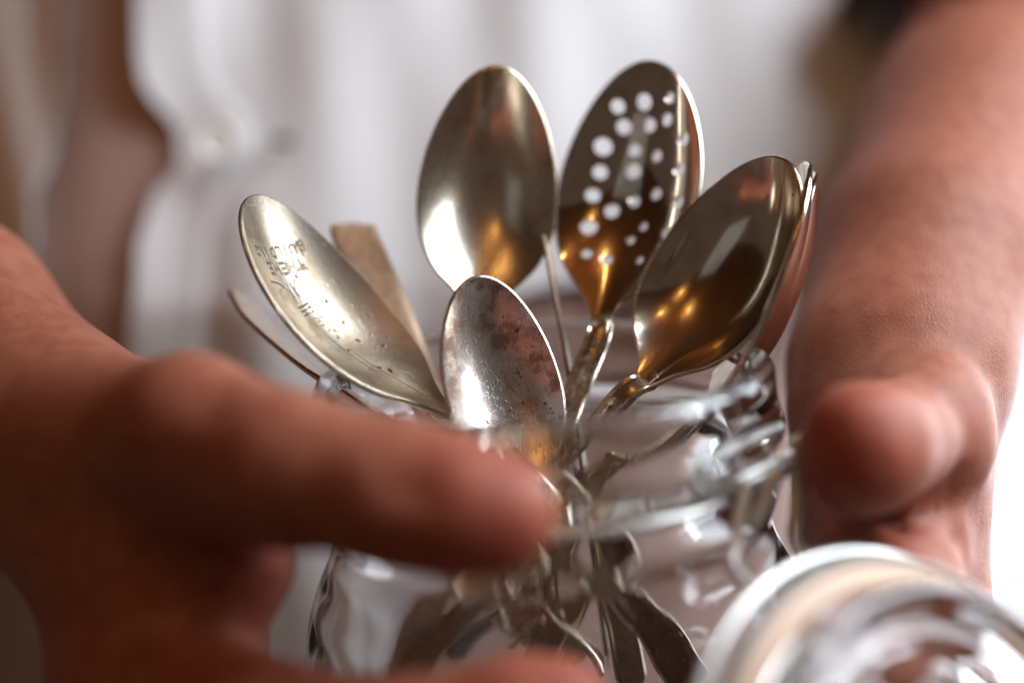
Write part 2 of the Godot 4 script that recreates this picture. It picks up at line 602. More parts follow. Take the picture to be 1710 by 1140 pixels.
	m.heightmap_texture = ImageTexture.create_from_image(hgt)
	m.heightmap_scale = relief
	m.texture_repeat = false
	return m

func metal(c: Color, rough: float) -> StandardMaterial3D:
	var m := StandardMaterial3D.new()
	m.albedo_color = c
	m.metallic = 1.0
	m.roughness = rough
	return m

func matte(c: Color, rough := 0.8) -> StandardMaterial3D:
	var m := StandardMaterial3D.new()
	m.albedo_color = c
	m.roughness = rough
	return m

func area(at: Vector3, towards: Vector3, size: Vector2, energy: float, c: Color, called: String) -> void:
	var l := AreaLight3D.new()
	l.name = called
	l.area_size = size
	l.light_energy = energy
	l.light_color = c
	l.shadow_enabled = true
	add_child(l)
	l.look_at_from_position(at, towards, Vector3.UP)

# ================================================================ the scene
func _ready() -> void:
	rng.seed = 11
	# ---- camera
	var cam := Camera3D.new()
	cam.name = "camera"
	cam.near = 0.01
	cam.far = 60.0
	var lens := CameraAttributesPhysical.new()
	lens.frustum_focal_length = 50.0
	lens.frustum_focus_distance = 0.304
	lens.frustum_near = 0.01
	lens.frustum_far = 60.0
	lens.exposure_aperture = 2.2
	cam.attributes = lens
	cam.fov = rad_to_deg(2.0 * atan(12.0 / 50.0))
	cam.position = CAM
	cam.rotation.x = PITCH
	add_child(cam)
	cam.current = true
	# ---- air, exposure
	var env := Environment.new()
	env.background_mode = Environment.BG_COLOR
	env.background_color = Color(0.315, 0.265, 0.23)
	env.tonemap_mode = Environment.TONE_MAPPER_LINEAR
	env.tonemap_exposure = 1.0
	env.sdfgi_enabled = true
	env.ssao_enabled = true
	env.ssil_enabled = true
	var we := WorldEnvironment.new()
	we.name = "environment"
	we.environment = env
	add_child(we)
	# ---- window light: a tall window to the right, a smaller one behind the camera to the left
	area(Vector3(0.45, 1.42, 0.05), Vector3(0.0, 1.10, -0.04), Vector2(0.30, 0.52), 0.95, Color(0.93, 0.965, 1.0), "right_window_light")
	area(Vector3(-0.9, 1.55, 1.1), Vector3(0.0, 1.05, 0.0), Vector2(0.6, 0.9), 0.03, Color(0.93, 0.97, 1.0), "left_window_light")
	area(Vector3(0.72, 1.16, -0.55), Vector3(0.10, 1.04, 0.0), Vector2(0.6, 0.9), 1.35, Color(0.93, 0.965, 1.0), "back_window_light")
	materials()
	room()
	jar()
	spoons()
	person()

func materials() -> void:
	# skin
	var s := StandardMaterial3D.new()
	s.albedo_color = Color(0.555, 0.345, 0.262)
	s.vertex_color_use_as_albedo = true
	s.roughness = 0.58
	s.metallic_specular = 0.36
	s.subsurf_scatter_enabled = true
	s.subsurf_scatter_strength = 0.34
	s.uv1_triplanar = true
	s.uv1_scale = Vector3.ONE * 26.0
	s.albedo_texture = noise_tex(FastNoiseLite.TYPE_SIMPLEX_SMOOTH, 0.012, 4, 512, ramp2(Color(0.90, 0.82, 0.80), Color(1, 1, 1), 0.25, 0.75), 5)
	s.heightmap_enabled = true
	s.heightmap_texture = noise_tex(FastNoiseLite.TYPE_CELLULAR, 0.075, 9, 512)
	s.heightmap_scale = 0.013
	M.skin = s
	var nail := s.duplicate() as StandardMaterial3D
	nail.vertex_color_use_as_albedo = false
	nail.heightmap_enabled = false
	nail.albedo_color = Color(0.68, 0.46, 0.39)
	nail.roughness = 0.28
	M.nail = nail
	# metals
	M.silver_engraved = plate(3, Color(0.66, 0.62, 0.56), Color(0.52, 0.45, 0.37), 0.75, 90, 160, 0.33, 0.44, true, 0.06)
	M.silver_large = plate(21, Color(0.85, 0.81, 0.75), Color(0.72, 0.63, 0.53), 0.7, 16, 220, 0.22, 0.32)
	M.silver_bright = plate(33, Color(0.86, 0.82, 0.77), Color(0.76, 0.68, 0.58), 0.6, 10, 120, 0.09, 0.17)
	M.silver_right = plate(47, Color(0.84, 0.80, 0.74), Color(0.72, 0.63, 0.53), 0.6, 14, 420, 0.13, 0.21)
	M.silver_worn = plate(58, Color(0.88, 0.85, 0.82), Color(0.56, 0.47, 0.42), 0.85, 210, 1100, 0.22, 0.34, false, 0.016)
	var h := metal(Color(0.82, 0.77, 0.70), 0.2)
	h.uv1_triplanar = true
	h.uv1_scale = Vector3.ONE * 30.0
	h.albedo_texture = noise_tex(FastNoiseLite.TYPE_SIMPLEX_SMOOTH, 0.02, 14, 512, ramp2(Color(0.92, 0.88, 0.84), Color(1, 1, 1), 0.25, 0.75), 4)
	h.roughness_texture = noise_tex(FastNoiseLite.TYPE_SIMPLEX_SMOOTH, 0.03, 15, 512, ramp2(Color(0.75, 0.75, 0.75), Color(1, 1, 1)), 3)
	h.roughness = 0.3
	M.silver_handle = h
	var d := h.duplicate() as StandardMaterial3D
	d.albedo_color = Color(0.66, 0.60, 0.53)
	d.roughness = 0.38
	M.dark_handle = d
	var t := h.duplicate() as StandardMaterial3D
	t.albedo_color = Color(0.79, 0.70, 0.61)
	t.metallic = 0.65
	t.roughness = 0.6
	M.tan_handle = t
	var st := t.duplicate() as StandardMaterial3D
	st.albedo_color = Color(0.42, 0.345, 0.28)
	st.metallic = 0.8
	M.stem = st
	M.wire = metal(Color(0.80, 0.80, 0.785), 0.3)
	M.wire.metallic = 0.5
	var g := StandardMaterial3D.new()
	g.albedo_color = Color(1, 1, 1, 0.0)
	g.roughness = 0.015
	g.refraction_enabled = true
	g.refraction_scale = 0.05
	M.glass = g
	var r := matte(Color(0.68, 0.54, 0.42), 0.42)
	r.subsurf_scatter_enabled = true
	r.subsurf_scatter_strength = 0.15
	M.rubber = r
	var cr := r.duplicate() as StandardMaterial3D
	cr.albedo_color = Color(0.56, 0.54, 0.51)
	M.cream = cr
	# cloth
	var c := matte(Color(0.79, 0.78, 0.785), 0.9)
	c.uv1_triplanar = true
	c.uv1_scale = Vector3.ONE * 60.0
	c.heightmap_enabled = true
	c.heightmap_texture = noise_tex(FastNoiseLite.TYPE_SIMPLEX_SMOOTH, 0.06, 31, 256)
	c.heightmap_scale = 0.02
	c.rim_enabled = true
	c.rim = 0.2
	M.cotton = c
	M.dark_cloth = matte(Color(0.20, 0.175, 0.17), 0.95)
	M.taupe = matte(Color(0.66, 0.55, 0.51), 0.95)
	M.black_cloth = matte(Color(0.05, 0.045, 0.045), 0.95)
	M.button = matte(Color(0.93, 0.92, 0.90), 0.25)

func room() -> void:
	# what the silver mirrors: a brown boarded room with small warm lamps under its ceiling, dim behind the camera
	var wood := matte(Color(0.56, 0.36, 0.17), 0.6)
	wood.uv1_triplanar = true
	wood.uv1_scale = Vector3(0.4, 3.0, 3.0)
	wood.albedo_texture = noise_tex(FastNoiseLite.TYPE_SIMPLEX_SMOOTH, 0.01, 51, 256, ramp2(Color(0.7, 0.7, 0.7), Color(1, 1, 1)), 4)
	var slab := BoxMesh.new()
	slab.size = Vector3(6, 0.1, 4.2)
	structure("ceiling", slab, wood, Transform3D(Basis(), Vector3(0, 2.6, 0.2)))
	# the bright window past the right elbow
	var pane := matte(Color(0.9, 0.93, 0.98))
	pane.emission_enabled = true
	pane.emission = Color(0.93, 0.96, 1.0)
	pane.emission_energy_multiplier = 0.92
	var p := BoxMesh.new()
	p.size = Vector3(1.3, 1.9, 0.03)
	structure("window", p, pane, Transform3D(Basis(), Vector3(1.02, 1.15, -1.06)))
	var bulb := StandardMaterial3D.new()
	bulb.albedo_color = Color(1, 0.85, 0.6)
	bulb.emission_enabled = true
	bulb.emission = Color(1.0, 0.78, 0.45)
	bulb.emission_energy_multiplier = 14.0
	var ball := SphereMesh.new()
	ball.radius = 0.035
	ball.height = 0.07
	var cap := CylinderMesh.new()
	cap.top_radius = 0.016
	cap.bottom_radius = 0.02
	cap.height = 0.05
	var spots := [Vector3(-0.45, 2.36, 0.55), Vector3(0.30, 2.36, 0.75), Vector3(-0.15, 2.36, 1.35)]
	for i in spots.size():
		var o := thing("ceiling_bulb", "warm ceiling bulb mirrored as an orange spot in the spoons, %s of three" % ["leftmost", "rightmost", "farthest back"][i], "bulb", Transform3D(Basis(), spots[i]), "warm bulbs under the ceiling")
		part("glass_bulb", ball, bulb, o)
		var k := part("cap", cap, M.dark_handle, o)
		k.position.y = 0.055
		var rod := CylinderMesh.new()
		rod.top_radius = 0.004
		rod.bottom_radius = 0.004
		rod.height = 0.13
		part("rod", rod, M.dark_handle, o).position.y = 0.135
		var l := OmniLight3D.new()
		l.name = "bulb_light_%d" % i
		l.light_color = Color(1.0, 0.74, 0.42)
		l.light_energy = 0.09
		l.light_size = 0.035
		l.omni_range = 8.0
		l.omni_attenuation = 2.0
		l.shadow_enabled = true
		o.add_child(l)

func jar_frame() -> Transform3D:
	var axis := Vector3(-0.062, 0.998, 0.016).normalized()
	var right := Vector3.RIGHT
	right = (right - axis * right.dot(axis)).normalized()
	return Transform3D(Basis(right, axis, right.cross(axis)), P(905, 608, 300))

func jar() -> void:
	var f := jar_frame()
	var base := f
	base.origin = f * Vector3(0, -0.133, 0)
	var j := thing("glass_jar", "open clip-top glass jar of spoons held between two hands", "jar", base)
	var prof := [Vector2(0, -131), Vector2(30, -131), Vector2(46, -133), Vector2(52, -131), Vector2(54.6, -126), Vector2(55, -118), Vector2(55, -90), Vector2(55, -62), Vector2(54.2, -54), Vector2(51.5, -46), Vector2(48.2, -39), Vector2(47.0, -34),
		Vector2(48.0, -30.5), Vector2(48.4, -28), Vector2(47.2, -25), Vector2(45.8, -22), Vector2(46.4, -19), Vector2(49.2, -16.2), Vector2(50.4, -13.6), Vector2(49.6, -10.8), Vector2(48.8, -8), Vector2(48.5, -4),
		Vector2(48.3, -1.8), Vector2(47.4, -0.3), Vector2(45.6, 0.0), Vector2(43.8, -0.2), Vector2(42.8, -1.4), Vector2(42.5, -4.0), Vector2(42.4, -9.0), Vector2(42.2, -14.0), Vector2(42.2, -22), Vector2(42.4, -29), Vector2(43.6, -36), Vector2(47.0, -43.5), Vector2(50.4, -52),
		Vector2(51.6, -61), Vector2(51.6, -90), Vector2(51.4, -116), Vector2(49, -123), Vector2(43, -126.5), Vector2(30, -127), Vector2(0, -127)]
	var body := part("glass_body", lathe(prof, 160, false, 4, 0.9), M.glass, j)
	body.position.y = 0.133
	# wire work on the right, over the neck groove and down to the hinged lid
	var inv := base.affine_inverse()
	var q := func(px: float, py: float, mm: float) -> Vector3: return inv * P(px, py, mm)
	var ring := Mesher.new()
	var pts := []
	for k in 73: pts.append(Vector3(cos(TAU * k / 72.0) * 0.0468, 0.133 - 0.0215, sin(TAU * k / 72.0) * 0.0468))
	tube(ring, pts, 0.0011, 180, 12)
	part("neck_wire", ring.commit(), M.wire, j)
	var wires := [
		["clip_bracket", [q.call(1304, 712, 288), q.call(1262, 728, 278), q.call(1205, 756, 272), q.call(1163, 778, 267), q.call(1152, 800, 266), q.call(1160, 822, 267)], 1.15],
		["clip_bracket", [q.call(1160, 816, 267), q.call(1220, 806, 271), q.call(1290, 775, 277), q.call(1335, 748, 281)], 1.0],
		["hook", [q.call(1318, 748, 276), q.call(1340, 733, 276), q.call(1362, 742, 276), q.call(1378, 772, 275), q.call(1376, 802, 274), q.call(1362, 826, 273)], 1.25],
		["hinge_wire", [q.call(1250, 796, 271), q.call(1238, 850, 269), q.call(1229, 900, 267), q.call(1223, 936, 265), q.call(1236, 960, 262), q.call(1262, 990, 257), q.call(1292, 1024, 252)], 1.15],
		["hinge_wire", [q.call(1326, 752, 277), q.call(1331, 790, 276), q.call(1328, 850, 274), q.call(1323, 895, 271), q.call(1331, 916, 268), q.call(1352, 938, 263), q.call(1380, 966, 257)], 1.2],
		["catch", [q.call(1300, 775, 272), q.call(1293, 797, 270), q.call(1278, 835, 269), q.call(1258, 878, 268)], 1.3],
		["pivot_pin", [q.call(1150, 826, 268), q.call(1210, 817, 271), q.call(1300, 790, 275), q.call(1347, 760, 278)], 1.2],
	]
	for w in wires:
		var m := Mesher.new()
		tube(m, w[1], w[2] * 0.0011, 60, 14)
		part(w[0], m.commit(), M.wire, j)
	# the lid, hanging open in front: glass plug, its flange and the cream rubber ring
	var n: Vector3 = (Vector3.RIGHT * 0.62 + up * 0.48 - fwd).normalized()
	var a := n.cross(Vector3.UP).normalized()
	var lt := inv * Transform3D(Basis(a, n, a.cross(n)), P(1640, 1362, 235))
	var lid_prof := [Vector2(0, -12.5), Vector2(26, -12.5), Vector2(41, -14.5), Vector2(44.4, -16.5), Vector2(45.6, -15.6), Vector2(45.4, -13.6), Vector2(44, -12.8), Vector2(41, -12.4), Vector2(40, -11), Vector2(39.9, -5), Vector2(39.8, -1.2),
		Vector2(38.6, 0.2), Vector2(36.6, 0.1), Vector2(35.4, -1.4), Vector2(34.8, -3.6), Vector2(33.2, -4.4), Vector2(31.4, -3.6), Vector2(29.6, -4.0), Vector2(28.4, -6.4), Vector2(26.4, -7.4), Vector2(22, -7.8), Vector2(0, -8.0)]
	var lid := part("lid", lathe(lid_prof, 144, false, 4, 0.8), M.glass, j, "hinged glass lid hanging open at the lower right")
	lid.transform = lt
	var gas := [Vector2(40.9, -12.0), Vector2(44.6, -12.2), Vector2(45.2, -11.4), Vector2(45.2, -9.6), Vector2(44.6, -9.0), Vector2(40.9, -8.8), Vector2(40.3, -9.4), Vector2(40.3, -11.4)]
	part("gasket", lathe(gas, 128, true, 4), M.rubber, lid, "tan rubber sealing ring")
	var hem := [Vector2(45.4, -12.2), Vector2(46.2, -12.6), Vector2(46.9, -12.0), Vector2(47.0, -9.8), Vector2(46.6, -8.9), Vector2(46.0, -8.7), Vector2(45.4, -9.2)]
	part("gasket_lip", lathe(hem, 128, true, 4), M.cream, lid, "cream outer edge of the sealing ring")
	var bail := Mesher.new()
	var bp := []
	for k in 41:
		var t := lerpf(-0.35, 2.2, k / 40.0)
		bp.append(Vector3(cos(t), 0, sin(t)) * 0.0486 + Vector3(0, -0.0148, 0))
	tube(bail, bp, 0.0011, 110, 12)
	part("bail_wire", bail.commit(), M.wire, lid)

func S(px: float, py: float, mm: float) -> Vector3:            # the cutlery stands a little behind the middle of the jar
	return P(px, py, mm + 12.0)

func spoons() -> void:
	var g := "old silver spoons in the jar"
	var wide := [[0.0, 3.6], [0.03, 5.6], [0.12, 5.2], [0.3, 4.2], [0.6, 5.0], [0.85, 9.0], [0.96, 9.4], [1.0, 5.0]]
	var thick := [[0.0, 0.9], [0.06, 1.6], [0.12, 2.3], [0.3, 2.4], [0.7, 1.8], [1.0, 1.5]]
	# 1 engraved souvenir spoon, lying to the left
	spoon("engraved_spoon", "matte silver spoon with stamped THEME BUILDING lettering in its hollow", g, S(422, 328, 294), S(728, 676, 291), 52,
		{"W": 28.0, "H": 6.5, "egg": 0.06, "th": 1.2, "power": 2.0, "mat": M.silver_engraved, "style": "fiddle", "twist": true, "lift": 3.0, "wide": [[0.0, 3.6], [0.03, 5.6], [0.12, 5.2], [0.35, 4.4], [0.6, 7.0], [0.85, 9.0], [0.96, 9.4], [1.0, 5.0]], "thick": thick},
		[S(790, 722, 290), S(960, 872, 280), S(1060, 1000, 284), S(1165, 1160, 292)])
	# 2 large plain spoon
	spoon("large_spoon", "large plain silver spoon standing upright at the back centre", g, S(832, 113, 309), S(800, 512, 312), 2,
		{"W": 29.0, "H": 8.0, "egg": 0.19, "th": 1.1, "power": 2.2, "mat": M.silver_large, "style": "plain", "wide": wide, "thick": thick},
		[S(802, 560, 307), S(830, 800, 303), S(885, 1060, 306)])
	# 3 slotted spoon
	var holes := []
	var tip3 := S(1086, 103, 313)
	var neck3 := S(1005, 516, 309)
	for h in [[-6.7, 45.8, 1.61], [-1.0, 47.5, 1.87], [5.2, 48.6, 1.20], [-5.0, 41.7, 1.78], [0.8, 42.7, 1.61], [4.9, 44.1, 1.47], [-8.9, 36.7, 2.05], [-2.0, 37.0, 1.52], [3.4, 36.2, 1.43], [9.8, 39.9, 1.55], [-8.7, 31.0, 1.69], [-1.5, 32.4, 1.90], [9.7, 33.4, 1.55], [-9.3, 25.6, 1.69],
			[4.9, 27.8, 1.52], [0.1, 25.6, 1.43], [-4.5, 22.8, 1.78], [11.0, 26.2, 1.55], [-8.5, 18.3, 1.90], [3.6, 20.2, 1.11], [9.6, 19.4, 1.55], [1.5, 16.7, 1.07], [5.0, 12.4, 1.11], [-7.2, 12.2, 1.25], [-2.6, 11.5, 1.43], [8.2, 8.2, 0.90]]:
		holes.append([h[0] * 1.04, h[1] * 1.04, h[2] * 0.98])
	spoon("slotted_spoon", "polished silver spoon pierced with round holes, standing at the back right", g, tip3, neck3, -22,
		{"W": 32.0, "H": 5.5, "egg": 0.13, "th": 1.1, "power": 2.2, "mat": M.silver_bright, "style": "threaded", "holes": holes, "category": "slotted spoon",
		"wide": [[0.0, 3.6], [0.03, 5.6], [0.12, 5.6], [0.2, 5.6], [0.4, 5.8], [0.6, 6.0], [0.85, 9.0], [0.96, 9.4], [1.0, 5.0]], "thick": [[0.0, 0.9], [0.06, 1.8], [0.12, 3.0], [0.3, 2.8], [0.7, 1.9], [1.0, 1.5]]},
		[S(1003, 546, 305), S(996, 572, 304), S(975, 622, 303), S(948, 690, 303), S(896, 850, 305), S(800, 1010, 312), S(742, 1110, 318)])
	# 4 small worn spoon in front
	spoon("small_worn_spoon", "small scratched and blackened silver spoon at the front, tip up", g, S(795, 463, 288), S(892, 826, 286), 16,
		{"W": 23.5, "H": 4.6, "egg": 0.10, "th": 1.1, "power": 2.1, "mat": M.silver_worn, "style": "plain", "wide": wide, "thick": thick},
		[S(900, 862, 285), S(930, 1000, 298), S(955, 1125, 310)])
	# 5 spoon on the right, hollow towards the middle
	spoon("right_spoon", "large silver spoon leaning right with ornate neck, hollow facing left", g, S(1304, 266, 292), S(1084, 626, 294), -36,
		{"W": 31.0, "H": 8.0, "egg": 0.16, "th": 1.1, "power": 2.8, "mat": M.silver_right, "style": "threaded", "wide": [[0.0, 3.6], [0.03, 5.6], [0.12, 5.8], [0.3, 5.4], [0.6, 5.6], [0.85, 9.0], [0.96, 9.4], [1.0, 5.0]], "thick": thick},
		[S(1040, 662, 293), S(905, 825, 300), S(765, 1000, 314), S(700, 1105, 320)])
	# 6, 7 two spoons seen from their edges behind it
	spoon("edge_spoon", "silver spoon seen from its thin edge, right behind the leaning spoon", g, S(1337, 273, 297), S(1178, 690, 290), -78,
		{"W": 27.0, "H": 4.5, "egg": 0.05, "th": 1.5, "mat": M.silver_bright, "wide": wide, "thick": thick}, [S(1150, 722, 290), S(950, 905, 298), S(850, 1085, 308)])
	spoon("edge_spoon", "outermost silver spoon on the right, its pinkish rounded back showing", g, S(1352, 290, 304), S(1202, 690, 297), -86,
		{"W": 25.0, "H": 4.5, "egg": 0.05, "th": 1.5, "mat": M.silver_bright, "wide": wide, "thick": thick}, [S(1165, 730, 298), S(985, 920, 305), S(900, 1085, 312)])
	# 8 flat tan handle behind the engraved spoon
	var o := thing("tan_handle_knife", "flat square-ended tan metal handle behind the engraved spoon", "knife", Transform3D(Basis(), S(860, 1000, 305)))
	var inv := o.transform.affine_inverse()
	var face := (CAM - S(650, 520, 303)).normalized().rotated(Vector3.UP, 0.1)
	part("handle", handle_mesh([inv * S(589, 371, 318), inv * S(593, 396, 317.5), inv * S(628, 474, 316), inv * S(715, 672, 312), inv * S(770, 800, 308)], face, [[0.0, 9.6], [0.02, 10.6], [0.3, 10.2], [0.75, 8.4], [1.0, 7.4]], [[0.0, 2.2], [0.1, 2.8], [1.0, 2.2]], "plain"), M.tan_handle, o)
	part("blade", handle_mesh([inv * S(768, 795, 308), inv * S(820, 915, 306), inv * S(905, 1110, 308)], face, [[0.0, 7.0], [0.1, 9.0], [0.7, 9.0], [1.0, 3.0]], [[0.0, 2.0], [0.1, 1.2], [1.0, 0.8]], "plain"), M.silver_handle, o)
	# 9 the piece seen edge-on at far left
	o = thing("cutlery_handle", "thin curved silver handle with dark tip, leaning out at far left", "cutlery", Transform3D(Basis(), S(640, 700, 288)))
	inv = o.transform.affine_inverse()
	part("handle", handle_mesh([inv * S(396, 488, 318), inv * S(436, 542, 311), inv * S(520, 618, 300), inv * S(612, 680, 290), inv * S(760, 800, 283), inv * S(1010, 1120, 292)], Vector3(0.66, 0.75, 0.0), [[0.0, 8.0], [0.1, 12.0], [0.3, 9.0], [0.5, 5.0], [1.0, 8.0]], [[0.0, 1.8], [0.2, 1.6], [0.4, 2.0], [1.0, 1.8]], "plain"), M.silver_handle, o)
	# 10 thin stem
	o = thing("metal_stem", "thin dark metal stem between the large spoon and the slotted spoon", "cutlery", Transform3D(Basis(), S(985, 850, 306)))
	inv = o.transform.affine_inverse()
	part("stem", handle_mesh([inv * S(908, 390, 312), inv * S(925, 480, 309), inv * S(950, 612, 306), inv * S(985, 850, 306), inv * S(1020, 1105, 311)], Vector3(0.97, 0.1, 0.2), [[0.0, 6.0], [0.3, 5.0], [1.0, 7.0]], [[0.0, 0.9], [0.5, 1.1], [1.0, 1.4]], "plain"), M.stem, o)
	# handles that only show through the glass
	var low := [
		["dark tarnished flat handle slanting down through the jar, behind the finger", S(1040, 770, 296), S(960, 960, 294), S(890, 1150, 300), 8.0, M.dark_handle],
		["dark grooved handle slanting down left in the jar, behind the thumb", S(960, 790, 302), S(800, 985, 306), S(650, 1160, 316), 8.0, M.dark_handle],
		["brown flat handle at the left of the crossed handles in the jar", S(820, 770, 310), S(725, 960, 314), S(660, 1150, 320), 8.0, M.tan_handle],
		["dark handle end low in the jar beside the ornate silver handle", S(978, 830, 298), S(1030, 1010, 298), S(1058, 1150, 302), 7.0, M.dark_handle],
	]
	for w in low:
		o = thing("table_knife", w[0], "cutlery", Transform3D(Basis(), w[3]))
		inv = o.transform.affine_inverse()
		part("handle", handle_mesh([inv * w[1], inv * w[2], inv * w[3]], CAM - w[2], [[0.0, w[4] * 0.7], [0.3, w[4] * 0.8], [0.9, w[4]], [1.0, w[4] * 0.6]], [[0.0, 2.0], [1.0, 2.6]], "fiddle"), w[5], o)

# ---------------------------------------------------------------- the person
func person() -> void:
	var who := thing("person", "person in an open white shirt holding out the jar with both hands", "person", Transform3D(Basis(), Vector3(0, 0.6, -0.2)))
	var inv := who.transform.affine_inverse()
	var m := Mesher.new()
	# right hand (left in the photo): thumb over the front, fingers round the jar below
	var B := []
	B += chain([[P(-420, 400, 378), 0.033], [P(-120, 560, 330), 0.0285], [P(80, 740, 302), 0.0225], [P(190, 850, 292), 0.022]])
	B += chain([[P(60, 700, 305), 0.020], [P(190, 755, 284), 0.0180], [P(318, 712, 262), 0.0122], [P(480, 780, 250), 0.0118], [P(655, 820, 244), 0.0112], [P(760, 846, 242), 0.0104], [P(830, 856, 242), 0.0098]])   # thumb
	B += chain([[P(330, 790, 268), 0.0125], [P(470, 800, 252), 0.0105]])
	B += chain([[P(215, 860, 290), 0.0205], [P(268, 1060, 286), 0.0195], [P(245, 1250, 290), 0.022]])              # back of the hand
	B += chain([[P(70, 780, 302), 0.0175], [P(230, 930, 282), 0.0175], [P(270, 1120, 275), 0.0145]])
	B += chain([[P(320, 830, 276), 0.0085], [P(408, 945, 274), 0.0080], [P(345, 1090, 272), 0.0085]])               # the web
	B += chain([[P(230, 1150, 272), 0.0150], [P(430, 1212, 252), 0.0108], [P(690, 1232, 243), 0.0092], [P(860, 1190, 241), 0.0084], [P(938, 1178, 241), 0.0078]])   # forefinger
	B += chain([[P(220, 1300, 278), 0.0155], [P(450, 1400, 250), 0.0110], [P(720, 1430, 244), 0.0095], [P(980, 1400, 245), 0.0080]])
	B += chain([[P(220, 1440, 288), 0.0145], [P(430, 1590, 262), 0.0105], [P(700, 1640, 252), 0.0090], [P(930, 1600, 252), 0.0076]])
	B += chain([[P(240, 1560, 300), 0.0130], [P(430, 1750, 280), 0.0092], [P(640, 1820, 268), 0.0080], [P(800, 1800, 262), 0.0068]])
	B += chain([[P(270, 1100, 294), 0.019], [P(220, 1420, 298), 0.017], [P(230, 1540, 304), 0.014]])
	var G := []                                                # creases over the thumb's joints and the web
	for c in [[612, 690, 700, 935], [650, 690, 735, 940], [690, 700, 765, 945]]:
		var a0 := P(c[0], c[1], 240); var b0 := P((c[0] + c[2]) * 0.5 - 12, (c[1] + c[3]) * 0.5, 231); var c0 := P(c[2], c[3], 240)
		G.append([a0, b0, 0.0018, 0.0011]); G.append([b0, c0, 0.0018, 0.0011])
	for c in [[330, 560, 300, 660], [372, 580, 350, 690]]: G.append([P(c[0], c[1], 252), P(c[2], c[3], 246), 0.0022, 0.0012])
	skin_box(m, B, 0.0021, 0.0026, G)
	# left hand (right in the photo)
	B = []
	B += chain([[P(1780, -80, 455), 0.035], [P(1632, 230, 392), 0.0315], [P(1548, 430, 352), 0.0270], [P(1505, 610, 326), 0.0245]])
	B += chain([[P(1500, 640, 326), 0.020], [P(1500, 700, 308), 0.0145], [P(1540, 716, 299), 0.0108], [P(1494, 734, 283), 0.0098], [P(1448, 742, 271), 0.0098], [P(1428, 726, 266), 0.0088]])   # thumb
	B += chain([[P(1448, 760, 271), 0.0098], [P(1434, 778, 267), 0.0086]])
	B += chain([[P(1560, 690, 300), 0.0105], [P(1575, 740, 298), 0.0095]])
	B += chain([[P(1480, 660, 322), 0.015], [P(1400, 690, 318), 0.0100]])
	B += chain([[P(1500, 620, 328), 0.023], [P(1490, 820, 316), 0.0195], [P(1490, 1000, 312), 0.019], [P(1500, 1200, 316), 0.019]])
	B += chain([[P(1480, 870, 306), 0.0140], [P(1490, 920, 297), 0.0135], [P(1500, 1060, 276), 0.0115], [P(1420, 1140, 262), 0.0100], [P(1300, 1170, 256), 0.0088]])   # forefinger
	B += chain([[P(1500, 1060, 304), 0.0155], [P(1520, 1240, 280), 0.0115], [P(1410, 1310, 266), 0.0100], [P(1280, 1330, 260), 0.0088]])
	B += chain([[P(1505, 1200, 312), 0.0150], [P(1520, 1390, 290), 0.0110], [P(1420, 1470, 274), 0.0096], [P(1290, 1490, 268), 0.0084]])
	B += chain([[P(1505, 1290, 322), 0.0140], [P(1500, 1500, 306), 0.0100], [P(1420, 1600, 292), 0.0088], [P(1310, 1640, 284), 0.0074]])
	G = []
	for c in [[1470, 640, 1545, 655, 276], [1500, 655, 1575, 690, 280], [1528, 690, 1590, 735, 282], [1535, 735, 1590, 790, 282], [1522, 780, 1560, 830, 280]]:
		G.append([P(c[0], c[1], c[4]), P(c[2], c[3], c[4] + 4), 0.0020, 0.0013])
	for c in [[1385, 865, 1500, 880], [1500, 880, 1590, 850], [1400, 905, 1520, 925], [1520, 925, 1600, 895], [1450, 950, 1590, 940], [1490, 870, 1530, 940]]:
		G.append([P(c[0], c[1], 284), P(c[2], c[3], 288), 0.0022, 0.0020])
	skin_box(m, B, 0.0021, 0.0026, G)
	# upper arms and trunk
	B = []
	B += chain([[P(-400, 410, 375), 0.032], [Vector3(-0.30, 1.17, -0.24), 0.040], [Vector3(-0.23, 1.42, -0.39), 0.052]])
	B += chain([[P(1775, -60, 451), 0.035], [Vector3(0.33, 1.30, -0.26), 0.042], [Vector3(0.20, 1.46, -0.40), 0.052]])
	for x in [-0.085, -0.045, 0.0, 0.03]:
		B += chain([[Vector3(x, 0.80, -0.243), 0.085], [Vector3(x, 1.03, -0.248), 0.085], [Vector3(x, 1.38, -0.395), 0.085]])
	skin_box(m, B, 0.009, 0.006)
	for k in m.V.size():
		m.C.append(skin_tint(m.V[k]))
		m.V[k] = inv * m.V[k]
	part("body", m.commit(), M.skin, who)
	# nails
	nail(who, inv, P(838, 846, 240), (CAM - P(838, 846, 240)).normalized() * 0.8 + Vector3(0.05, 0.1, 0.0), (P(838, 856, 242) - P(655, 808, 244)).normalized(), 0.0098)
	nail(who, inv, P(1440, 748, 267), Vector3(0.95, 0.3, 0.0), (P(1428, 750, 265) - P(1510, 732, 281)).normalized(), 0.0114)
	# shirt
	part("shirt_front", cloth(-0.150, 0.145, 0), M.cotton, who, "wide white cotton shirt front with a button").transform = inv
	part("shirt_front", cloth(-0.20, -0.10, 1), M.cotton, who, "other shirt front, at the left edge").transform = inv
	button(who, inv, P(363, 236, 420))
	var hole := Mesher.new()
	tube(hole, [inv * P(452, 236, 422), inv * P(472, 235, 422), inv * P(490, 238, 422.5)], 0.0014, 20, 10)
	part("buttonhole", hole.commit(), M.dark_cloth, who)
	# taupe dress under the open shirt
	var tr := Mesher.new()
	var g := PackedVector3Array()
	var nu := 60
	var nv := 90
